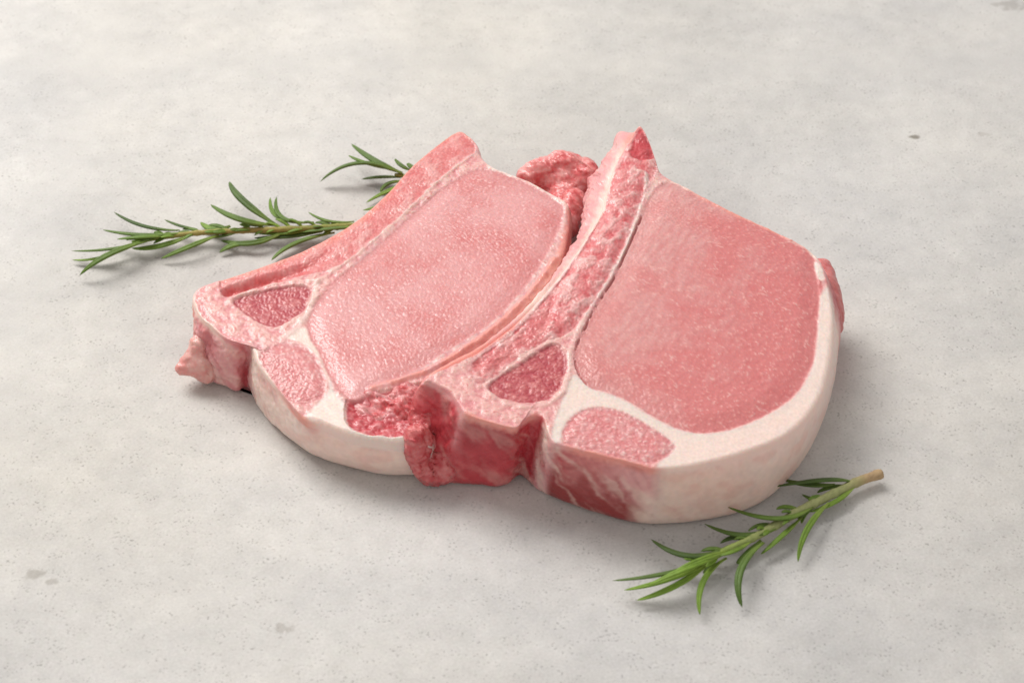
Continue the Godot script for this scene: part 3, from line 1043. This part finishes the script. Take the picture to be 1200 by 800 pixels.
var right_outline := [
	2.5, 40.4, -75, 2.5, 20.3, -77, 2.5, 0.3, -76, 6, 4, 6, 1.2, 1, 0.4, 0, 4,
	5.3, 39.6, -67.4, 7.3, 20, -67.9, 6.3, 0.3, -67.7, 4, 4, 4, 1.2, 1, 0.5, 0, 4,
	7.4, 38.2, -57.7, 9.3, 19.3, -58.1, 8.4, 0.3, -57.9, 6, 4, 6, 1.2, 1, 0.4, 0, 4,
	8.6, 37.7, -50.7, 10.4, 19, -51.5, 9.5, 0.3, -51.1, 14, 4, 14, 1.2, 1, 0.4, 0, 6,
	12.1, 37.3, -46.6, 13.3, 18.8, -48.1, 12.7, 0.3, -47.4, 14, 2, 14, 1.4, 1, 0.3, 0, 6,
	16.5, 37.1, -43.4, 17.6, 18.7, -45, 17.1, 0.3, -44.2, 6, 2, 1, 0.8, 1.2, 0.1, 0, 1,
	23.8, 36.1, -38.1, 25, 18.2, -39.7, 24.4, 0.3, -38.9, 6, 2, 6, 1.8, 1.6, 0.1, 0, 1,
	34.6, 34.8, -30.4, 35.7, 17.5, -32.1, 35.2, 0.3, -31.3, 6, 2, 6, 2, 1.6, 0.1, 0, 1,
	46.2, 33.3, -23, 47.3, 16.8, -24.6, 46.7, 0.3, -23.8, 6, 2, 6, 2, 1.6, 0.1, 0, 1,
	56.4, 32, -16, 57.7, 16.2, -17.5, 57, 0.3, -16.7, 6, 2, 6, 1.6, 1.6, 0.1, 0, 1,
	61.5, 31.3, -10.3, 63.6, 15.8, -11.6, 62.4, 0.3, -10.9, 2, 4, 1, 1.6, 1.4, 0.2, 0, 0,
	63.8, 30.6, -4.1, 67.7, 15.5, -4.9, 64.8, 0.3, -4.3, 4, 4, 14, 1.2, 1.4, 0.3, 0, 0,
	64.5, 29.9, 3.3, 69.5, 15.1, 3, 66.5, 0.3, 3.2, 4, 4, 2, 1, 1.4, 0.3, 0, 0,
	64.6, 29.5, 11.8, 69.1, 14.9, 11.8, 66.6, 0.3, 11.8, 4, 4, 0, 1, 1.6, 0.3, 0, 0,
	64.4, 28.8, 21.2, 67.1, 14.6, 21.4, 65.4, 0.3, 21.3, 1, 4, 0, 1, 2, 0.1, 0, 0,
	63.1, 28.1, 32.5, 64.6, 14.2, 33.1, 63.2, 0.3, 33.2, 0, 1, 0, 1, 3, 0.1, 0, 0,
	60.6, 27.5, 44, 60.8, 13.9, 45.6, 58.7, 0.3, 46.5, 0, 1, 0, 1, 3, 0.1, 0, 0,
	56.1, 27, 56.6, 55.4, 13.7, 58.5, 52.6, 0.3, 59.5, 0, 1, 0, 1, 2.5, 0.1, 0, 0,
	49.3, 26.8, 67.8, 48, 13.5, 70.3, 44.8, 0.3, 71.2, 0, 1, 0, 1, 2.2, 0.1, 0, 0,
	41.1, 26.8, 75.7, 39.5, 13.6, 78.8, 36.4, 0.3, 80.1, 0, 1, 0, 1, 2, 0.1, 0, 0,
	32.1, 27.2, 81, 30.9, 13.7, 83.8, 28.5, 0.3, 84.6, 0, 1, 0, 1, 2, 0.1, 0.1, 0,
	22.5, 27.6, 85.5, 21.7, 14, 87.5, 20, 0.3, 87.2, 1, 1, 0, 1, 2, 0.1, 0.1, 0,
	12.3, 28.2, 89.1, 12.1, 14.2, 90.1, 11.1, 0.3, 88.9, 1, 1, 0, 1, 1.6, 0.1, 0.2, 0,
	4.2, 28.7, 91, 3.8, 14.5, 91.3, 3.1, 0.3, 89.6, 1, 1, 0, 1, 1.4, 0.1, 0.3, 0,
	-1.4, 29.1, 91.4, -2.2, 14.7, 91.4, -2.7, 0.3, 89.4, 14, 1, 6, 0.9, 1.2, 0.1, 0.4, 2,
	-7.7, 29.7, 89.5, -8.7, 15, 89.7, -9.2, 0.3, 88, 14, 13, 6, 0.8, 1, 0.1, 0.6, 2,
	-17.8, 30.7, 87, -19.2, 15.5, 86.2, -20.1, 0.3, 83.8, 2, 13, 6, 0.8, 1, 0.2, 0.6, 2,
	-25, 31.3, 85.1, -26.3, 15.8, 83.3, -27.2, 0.3, 80.4, 2, 13, 6, 0.7, 1, 0.2, 0.6, 2,
	-30, 31.8, 83.7, -31.4, 16.1, 80.9, -32.5, 0.3, 77.4, 4, 13, 14, 0.9, 1, 0.3, 0.9, 2,
	-32.4, 32.1, 82.5, -33.9, 16.2, 79.3, -34.9, 0.3, 75.9, 14, 14, 14, 1, 1, 0.5, 0.7, 6,
	-34, 32.6, 77.6, -36.2, 16.4, 75.7, -37.4, 0.3, 73.6, 1, 14, 1, 1, 1, 0.6, 0.8, 6,
	-35.5, 33, 72.7, -38, 16.7, 72.3, -39.4, 0.3, 70.9, 4, 5, 4, 1, 1, 0.6, 0.5, 5,
	-38.8, 32.8, 72.1, -40.1, 16.5, 70.8, -42.2, 0.3, 67.7, 4, 5, 6, 1, 1.2, 0.6, 0.5, 5,
	-41.8, 32.9, 74.4, -42.2, 16.6, 72.4, -44.2, 0.3, 68.9, 4, 5, 9, 1, 1, 0.6, 0.4, 5,
	-43.7, 33.3, 77.6, -44.6, 16.8, 75.1, -45.8, 0.3, 71.6, 5, 4, 6, 0.8, 0.8, 0.4, 0.3, 5,
	-47.7, 33.7, 77.2, -48.9, 17, 75.3, -50, 0.3, 73.2, 5, 4, 6, 0.7, 0.5, 0.2, 0.3, 5,
	-53.6, 34.3, 75.5, -54.8, 17.3, 74, -55.9, 0.3, 72.4, 5, 4, 6, 0.7, 0.5, 0.2, 0.3, 5,
	-59, 34.8, 73.4, -60.7, 17.6, 73.4, -61.5, 0.3, 72, 5, 4, 6, 1, 0.7, 0.3, 0.3, 5,
	-60.7, 35.1, 71.7, -64.2, 17.7, 71.5, -66.9, 0.3, 70.9, 9, 4, 14, 1, 1.2, 0.5, 0.3, 5,
	-62.1, 35.4, 68.9, -65.7, 20, 69.9, -69.7, 0.3, 69.7, 4, 4, 9, 0.6, 1, 0.8, 0.3, 5,
	-64.9, 35.9, 64.3, -69.6, 21, 65.5, -73.5, 0.3, 67.3, 4, 4, 9, 0.6, 1.2, 0.8, 0.3, 5,
	-68.5, 36.4, 61.6, -73.9, 22, 61.8, -76.7, 0.3, 63.8, 4, 4, 9, 0.6, 1.2, 0.8, 0.3, 5,
	-71.3, 36.7, 60, -77, 24, 57.4, -78.6, 0.3, 57.9, 2, 4, 14, 0.8, 1.6, 0.8, 0.1, 5,
	-73.5, 36.9, 59.4, -76.8, 25, 53.6, -79.7, 10, 50.3, 2, 4, 14, 0.8, 1.6, 0.6, 0, 5,
	-70.3, 36.9, 56.2, -72, 28, 54.4, -67.8, 0.3, 59.3, 6, 14, 6, 1.6, 1.6, 0.3, 0, 4,
	-63.8, 36.7, 51.5, -65.1, 29, 48.9, -60.1, 0.3, 56.3, 6, 14, 6, 1.8, 1.6, 0.2, 0, 4,
	-56.1, 36.6, 45.2, -57.1, 29, 42.7, -51.9, 0.3, 49.4, 6, 14, 6, 1.8, 1.6, 0.2, 0, 4,
	-45, 36.6, 32.6, -45.9, 29, 30.1, -40.3, 0.3, 36.3, 14, 14, 6, 1.6, 1.6, 0.3, 0, 4,
	-36.4, 36.8, 19.9, -37.2, 29, 17, -31.3, 0.3, 23.1, 1, 14, 0, 1.4, 1.6, 0.4, 0, 4,
	-29.9, 37, 9, -30.9, 29, 5.4, -24.7, 0.3, 12, 14, 9, 0, 1, 1.6, 0.7, 0.2, 4,
	-23.8, 37.4, -2.4, -25.6, 28, -8.2, -19.3, 0.3, -0.3, 14, 9, 0, 0.9, 1.6, 0.9, 0.2, 4,
	-18.5, 37.8, -14.5, -20.7, 28, -22.9, -15.7, 0.3, -13.4, 14, 9, 1, 0.9, 1.6, 1.2, 0.3, 4,
	-13, 38.3, -28.3, -18.2, 27, -46.3, -12, 0.3, -28, 14, 9, 1, 0.9, 1.6, 1.2, 0.3, 4,
	-9.7, 39.1, -43.7, -14.3, 27, -60.7, -9.7, 0.3, -43.7, 14, 9, 1, 0.9, 1.4, 1.2, 0.3, 4,
	-6.1, 39.8, -56.7, -8.6, 28, -70.4, -6.1, 0.3, -56.7, 14, 9, 1, 1, 1.2, 1, 0.3, 4,
	-1.6, 40.2, -67.2, -5, 28, -81.7, -1.6, 0.3, -67.2, 14, 14, 6, 1.4, 1.2, 0.3, 0, 4]
var right_regions := {
	"rib": [2.2, -74.4, 7.3, -68.1, 7.8, -54.7, 6.8, -47.1, 3, -38.4, -0.7, -25.4, -4.9, -10.5, -9.9, 2.7, -14.9, 13.6, -19.8, 23.7, -24.6, 32.9, -29.5, 37.2, -36, 40.9, -43.3, 48.4, -50, 55.7, -54.3, 59.8, -57.4, 57.8, -58.3, 52.6, -55.6, 47.8, -50.6, 42.8, -44.4, 36.1, -36.4, 23.5, -30, 12.8, -23.9, 1, -18.9, -10.6, -13.7, -24.2, -10.7, -40.8, -7.2, -54.2, -2.3, -66.2],
	"fat": [-25.6, 53.8, -22.3, 55.1, -19.7, 58.6, -13.1, 61.1, -8, 63.7, -0.3, 69.7, 8.1, 74.5, 17.3, 75.2, 27.4, 72, 38.5, 64.9, 47.1, 56.9, 52.3, 47.8, 55.6, 38.2, 58.5, 22.1, 60.9, 8.8, 68.4, 2.3, 67.9, 31, 61.7, 58.4, 43.6, 85.1, 7.8, 98, 0.2, 91, 4.9, 83.6, 3.6, 78.1, -4.3, 71.8, -10.9, 67.9, -17.7, 67, -22.7, 68.8, -26.6, 73.1, -28.6, 77.9, -30, 84.1, -32.7, 82.8, -31.5, 73.5, -28.6, 63.8],
	"loin": [8.7, -42.2, 12.9, -45.8, 17, -42, 31, -31.5, 45.5, -22.5, 55.4, -15, 60.4, -11.1, 60.6, -2.1, 60.5, 9.3, 58.5, 21.7, 55.6, 38.2, 52, 47.8, 46.8, 56.9, 38.2, 65, 27.1, 72, 16.8, 75.3, 8.1, 74.1, 0.2, 69.3, -7.2, 63.6, -13.1, 60.4, -19.1, 58.6, -22.3, 55.1, -24.4, 48.4, -23.6, 39.1, -20, 29.4, -15.3, 17.7, -10.3, 6.9, -5.7, -6.2, -1.6, -18.2, 1.9, -28.8, 5.1, -37.7],
	"cap": [-17.7, 67, -10.6, 67.9, -4, 71.8, 4.1, 78.4, 6.3, 82.5, 2, 87.4, -2.4, 89.4, -8.3, 88.8, -18.3, 86, -25.7, 83.7, -28.9, 82.9, -28.9, 77.9, -26.9, 73.1, -22.7, 68.8],
	"marrow": [-52.7, 60.4, -49.1, 55.7, -42.2, 49.4, -36.1, 43.2, -31, 39.7, -27.9, 42.9, -27.8, 52.9, -30.5, 60.9, -34.9, 65, -42.3, 66.6, -47.7, 65.2, -51.3, 63.3],
	"tip": [2.5, -73.5, 5.3, -66.9, 7, -57.5, 2.2, -55.1, -1.8, -56.6, -0.8, -64.4],
	"groove": [-55.5, 56.2, -56.1, 50.2, -50, 45.1, -43.3, 37.6, -35.3, 25.8, -30.6, 19, -33.7, 33.6, -39.4, 40.4, -45, 47, -51.6, 54.3],
	"loin_dark": [-23.6, 39.1, -20, 29.4, -15.3, 17.7, -10.3, 6.9, -8.9, 8.9, -14.2, 26.5, -15.9, 45.5, -19.6, 57.1, -22.9, 55.1, -25, 48.5],
	"notch": [58.8, 3.1, 61.6, 2, 61.6, 7.9, 59.6, 9.7],
	"fatspot": [60.6, -7.2, 62.7, -4.8, 63.2, 1.1, 61.3, 2.1, 60.3, -2.1]}
var right_lines := {
	"upper": [0.1, -48.3, 3.4, -47.7, 2.7, -38.4, -0.7, -25.4, -4.9, -10.5, -9.9, 2.7, -14.9, 14.4, -19.9, 24.9, -23.5, 34.4, -26, 43.2, -26.4, 52.4, -28.5, 60.8, -32.5, 66.3],
	"seam": [0.7, -22.9, -3.1, -12, -7.8, 2.1, -12.3, 13.3, -17.6, 24.4, -21.8, 34.3, -24.3, 43, -24.5, 50.7, -22.6, 55.9],
	"corner": [3.1, -35.2, 5.9, -41.5, 9.8, -45.1, 14.7, -44.6],
	"rib_end": [-23.5, 33.6, -29.5, 37.2, -36, 40.9, -43.3, 48, -49.4, 55.3, -54.3, 59.8],
	"marrow_low": [-54.3, 59.8, -51, 64.7, -43.4, 68.6, -34.1, 66.8, -29.1, 61.6]}
var front_stem := [45, 4, -25, 1.6, 40.4, 4, -23.1, 1.6, 36.3, 4.2, -20.9, 1.5, 25.8, 4.6, -14, 1.4, 16.7, 5.3, -7.7, 1.4, 7.8, 5.5, -0.9, 1.4, -0.9, 5.5, 5.2, 1.2, -9.5, 5.7, 10.4, 1.1, -15.5, 5.8, 15.1, 0.8, -19.6, 5.8, 17.5, 0.5]
var front_leaves := [
	35, 4.5, -20.8, 24.5, 7, -19.1, 8.7, 5, -18, 2.3, 0,
	29, 4.5, -19.6, 19.7, 5, -19.1, 12.2, 3, -23.6, 1.8, 0,
	20.2, 5, -9.1, 7.6, 8, -1.3, -7.5, 6, -8.4, 2.3, 0.1,
	10.9, 5, -3, -1.7, 6, 4, -15.1, 5, -1.9, 2.1, 0.1,
	-8.4, 5, 8, -21.2, 8, 14.6, -32.6, 6, 5.6, 2.7, 0.1,
	-13.7, 5.5, 13.8, -28.9, 9, 22.6, -45.4, 6, 22.9, 2, 0.3,
	-14.6, 5.5, 14.8, -27.9, 6, 22.3, -41.7, 3, 24.2, 1.8, 0.8,
	-15.5, 5.5, 15.9, -26.4, 5, 24.4, -38.1, 3, 28.3, 1.9, 0.7,
	-9.6, 5.8, 11.4, -21, 11, 21.3, -34.6, 8, 26.4, 2, 1,
	-7.9, 6, 10.5, -18.5, 11, 19.2, -27.4, 10, 23.5, 1.8, 0.9,
	-9.2, 5, 12.8, -17.3, 6, 23.2, -18.9, 3, 34.1, 1.9, 0.8,
	3.1, 5, 6.3, -5.6, 7, 19.8, -5.7, 3, 31.1, 2.3, 0.2,
	16.4, 5, -4.6, 8.5, 5, 4.2, 2.1, 3, 9.4, 1.9, 0.5,
	25.9, 4.6, -11.2, 17.2, 6, 1.8, 13.5, 3, 12.6, 1.9, 0.5,
	35.2, 4.3, -18.9, 28.1, 4, -12.3, 19.3, 4, -7.8, 1.6, 0.6,
	24.1, 4, -13.5, 21.4, 3, -14.4, 18.2, 2, -17.6, 1.8, 0.2,
	-3.3, 4.5, 5, -6.3, 4, 3.3, -10.4, 3, 4.8, 1.7, 0.1,
	31.9, 4.5, -19.3, 26.8, 4, -18.6, 23, 3, -17.3, 1.5, 0.3,
	2.5, 4, 4.4, -2.8, 3, 9.9, -5.7, 1.6, 12.1, 1.9, 0.3,
	22.1, 4.6, -10.6, 18, 4, -7.2, 16.5, 3, -3.7, 1.5, 0.5,
	16.7, 5, -7.4, 11.8, 6, -8.2, 8.4, 6, -7.1, 1.6, 0.2,
	7.8, 5, -0.8, 2.8, 6, -0.4, -1.5, 6, 2.3, 1.6, 0.3,
	-1, 5.4, 6.2, -6.6, 8, 12.3, -12.4, 8, 14.6, 1.7, 0.7,
	-12.1, 5, 13.3, -14.4, 3, 14.2, -16.5, 2, 16.5, 1.8, 0.1]
var back_stem := [65.8, 5, 1.8, 1.3, 53.4, 5, 3.4, 1.2, 33.3, 5, 5.2, 1.2, 10.9, 5, 6.4, 1.1, -5.8, 5, 7.9, 1, -18.9, 5, 10.7, 0.8, -28.6, 5, 13.2, 0.6]
var back_leaves := [
	-19, 5, 10.2, -33, 7, 19.2, -51, 3, 15.9, 2, 0.3,
	-21.9, 5.5, 12.6, -35.4, 8, 24.4, -45.8, 2.5, 29.5, 2.4, 0.2,
	-26.6, 4, 12.5, -39, 3, 19.6, -50.4, 1.6, 19.4, 1.8, 0.6,
	-9.3, 5, 7.2, -24.1, 7, 11.4, -40.4, 6, 7, 2, 0.2,
	-11.6, 5, 6.1, -24.9, 7, 6.1, -38, 5, -5, 2.1, 0.1,
	-5, 5, 5.4, -11.4, 5, 3.6, -18.7, 3, -2.9, 1.7, 0.2,
	7, 4, 2.3, 0.7, 3, 2.9, -5.1, 2, -2.6, 2.6, 0.5,
	3.3, 5, 8.9, -7, 5, 16, -17.2, 2, 19.2, 2, 0.2,
	24.1, 5, 3, 11.1, 9, 4.4, -1, 8, -5.8, 2.5, 0.2,
	24, 5, 2.5, 11, 9, -7.4, 4.6, 8, -20.1, 2.5, 0.2,
	30.5, 5, -0.6, 23.7, 6, -2.1, 20.7, 5, -14.1, 1.8, 0.6,
	38.6, 5, 1.2, 26.9, 7, 1, 23.3, 6, -13.2, 1.9, 0.3,
	53.8, 5, 0.7, 44.4, 6, 1.9, 36.1, 5, -5, 1.8, 0.2,
	26.6, 4, 6.6, 15.9, 4, 12.5, 3.8, 2, 8.3, 2.2, 0.1,
	14.6, 3, 11.8, 9.1, 3, 12.5, 4.1, 1.6, 15.2, 2.3, 0.2,
	46.8, 4, 6.3, 32.5, 3, 11.3, 24, 1.6, 19.8, 2.6, 0.3,
	42.2, 4, 5.4, 28.8, 3, 7.2, 16.3, 2, 7, 2.2, 0.1,
	19.6, 5, 3.9, 15.2, 6, 3.7, 10.5, 5, 2.5, 1.8, 0.3,
	-6.8, 5, 8.9, -18.5, 4, 14.3, -28.7, 3, 14.3, 2, 0.5,
	-15.5, 5.5, 10.3, -24.8, 8, 13.9, -34.1, 6, 12.7, 1.8, 0.4,
	35.6, 4.5, 6, 26.6, 4, 6.6, 17.4, 3, 5.4, 1.9, 0.3,
	55.7, 5, 3.9, 44.7, 6, 6.6, 33.3, 4, 6.3, 2, 0.4,
	10.9, 4.5, 6.5, 4.3, 4, 8.4, -0.4, 3, 7.9, 1.7, 0.3]
var top_stem := [8.1, 5, 6.3, 0.6, 13.1, 5, 7.7, 0.9, 20.7, 5, 10.7, 1, 28.2, 5, 14.5, 1.1, 34.1, 5, 18.2, 1.1]
var top_leaves := [
	11.4, 5.5, 7, -6, 9, 4.4, -21.2, 2.5, 7.7, 2.9, 0.2,
	11, 5.5, 5.9, 0.6, 9, 3, -9.9, 7, -11.1, 2.5, 0.1,
	8.8, 5.5, 4.5, -2.7, 9, 4.4, -10.4, 8, -2.3, 2.1, 0.2,
	14.7, 5.5, 4.5, 10.5, 7, 3.1, 7.8, 6, -2.7, 1.9, 0.1,
	10.5, 4, 6.9, 2.5, 3, 5.3, -5.2, 2, 5.4, 2.2, 0.3,
	12.3, 4, 9.4, 5.6, 3, 9.5, 2.8, 1.6, 13.1, 2.4, 0.5,
	20.6, 4, 10.8, 9.1, 3, 12.2, -2.6, 1.6, 19.8, 2, 0.6,
	22.3, 4, 10.8, 9.4, 3, 20.3, -3.6, 1.6, 24.5, 2, 0.6,
	19, 5.5, 8.6, 14.7, 7, 4.4, 12.9, 7, 1.7, 1.9, 0.2]
var front_lumps := [3.6, 17.5, 50.7, 3.2, 7.6, 19.5, 49.5, 3, 6.7, 17, 55.4, 3.6, 11.8, 16.5, 57.7, 3.6, 11.9, 18, 52.4, 3.4, 16.1, 19, 50.6, 2.6, 15.5, 18, 56, 3, 18.6, 20, 54.9, 2.4, 17.8, 21, 49, 2.2, 19.7, 22, 52.9, 2, 20.8, 17, 56.6, 3.2, 17.5, 16, 59.6, 3, 21.7, 18, 52, 3.2, 22.2, 20, 48.4, 2.8, 3, 16.5, 55.3, 2.6, 20.4, 20, 45.5, 2.4]
var back_lumps := [-39.5, 16, -75.2, 4, -35.9, 18, -76.3, 4.5, -32, 19, -77.1, 4.5, -27.2, 21, -78.2, 4.5, -23, 21, -78.2, 4.2, -18.8, 20, -76.3, 4, -15.8, 18, -76.9, 4, -28.8, 15, -75.5, 6, -24, 15, -73.3, 6, -32, 12, -76.7, 6, -20.8, 13, -70.1, 5, -25.7, 12, -66.1, 6, -36.9, 11, -76.4, 5, -17.8, 14, -74.1, 6, -31.7, 6, -90.1, 7, -25.1, 6, -88.4, 7, -18.5, 6, -87.3, 7, -16.6, 19, -72.3, 4, -21.8, 18, -57.9, 5, -23.5, 16, -53.3, 5, -24.8, 14, -47.7, 4.5, -27.3, 10, -60.9, 5]
var side_lump := [64.8, 22, -14.4, 3.6, 65.6, 21, -10, 4, 65.7, 20, -5.6, 4.4, 66.2, 18, -2.4, 4.6, 66.3, 17, 1.9, 4.6, 66.8, 15, 5.1, 4.2, 66.6, 13, 8.2, 3.4]
var bone_point := [-52.9, 15, 17.5, 2.8, -53.4, 12.5, 18.3, 3.4, -54.9, 10.5, 19.6, 3.2, -56.8, 8.5, 20.5, 2.6, -58.5, 7.5, 21.6, 2, -59.7, 6.8, 22.1, 1.4, -52.3, 8, 21.2, 4.2, -55.3, 6, 20.4, 3, -50.8, 5, 21.5, 4]
var corner_lumps := [-72, 25, 55.3, 4, -69.5, 25, 57.7, 4.5, -66.7, 23, 59.6, 4.5, -74.1, 21, 56.7, 4, -70.7, 20, 58.9, 5, -66.2, 18, 61.6, 4.5, -75.7, 18, 59.2, 4, -73, 15, 60.2, 5, -68.8, 14, 60.8, 5, -76.1, 21.5, 68.3, 3.4, -76.7, 18.5, 69.2, 3.2, -76.3, 15, 70.4, 3.3, -75.3, 11, 70.7, 3.4, -73.7, 7, 70.7, 3.3, -71.3, 4.5, 70.6, 3.2, -74.9, 17, 66.9, 4.5, -71.7, 10, 62.3, 5, -66.8, 12, 65.1, 4.5, -70.8, 6.5, 65.9, 5, -66.8, 7, 68.4, 5, -72.2, 4, 69, 3, -68.5, 4, 70.1, 3.4]
const FRONT_BASE := Vector3(76.5, 0, 94.3)
const BACK_BASE := Vector3(-113.7, 0, -63.1)
const TOP_BASE := Vector3(-53.8, 0, -98.0)
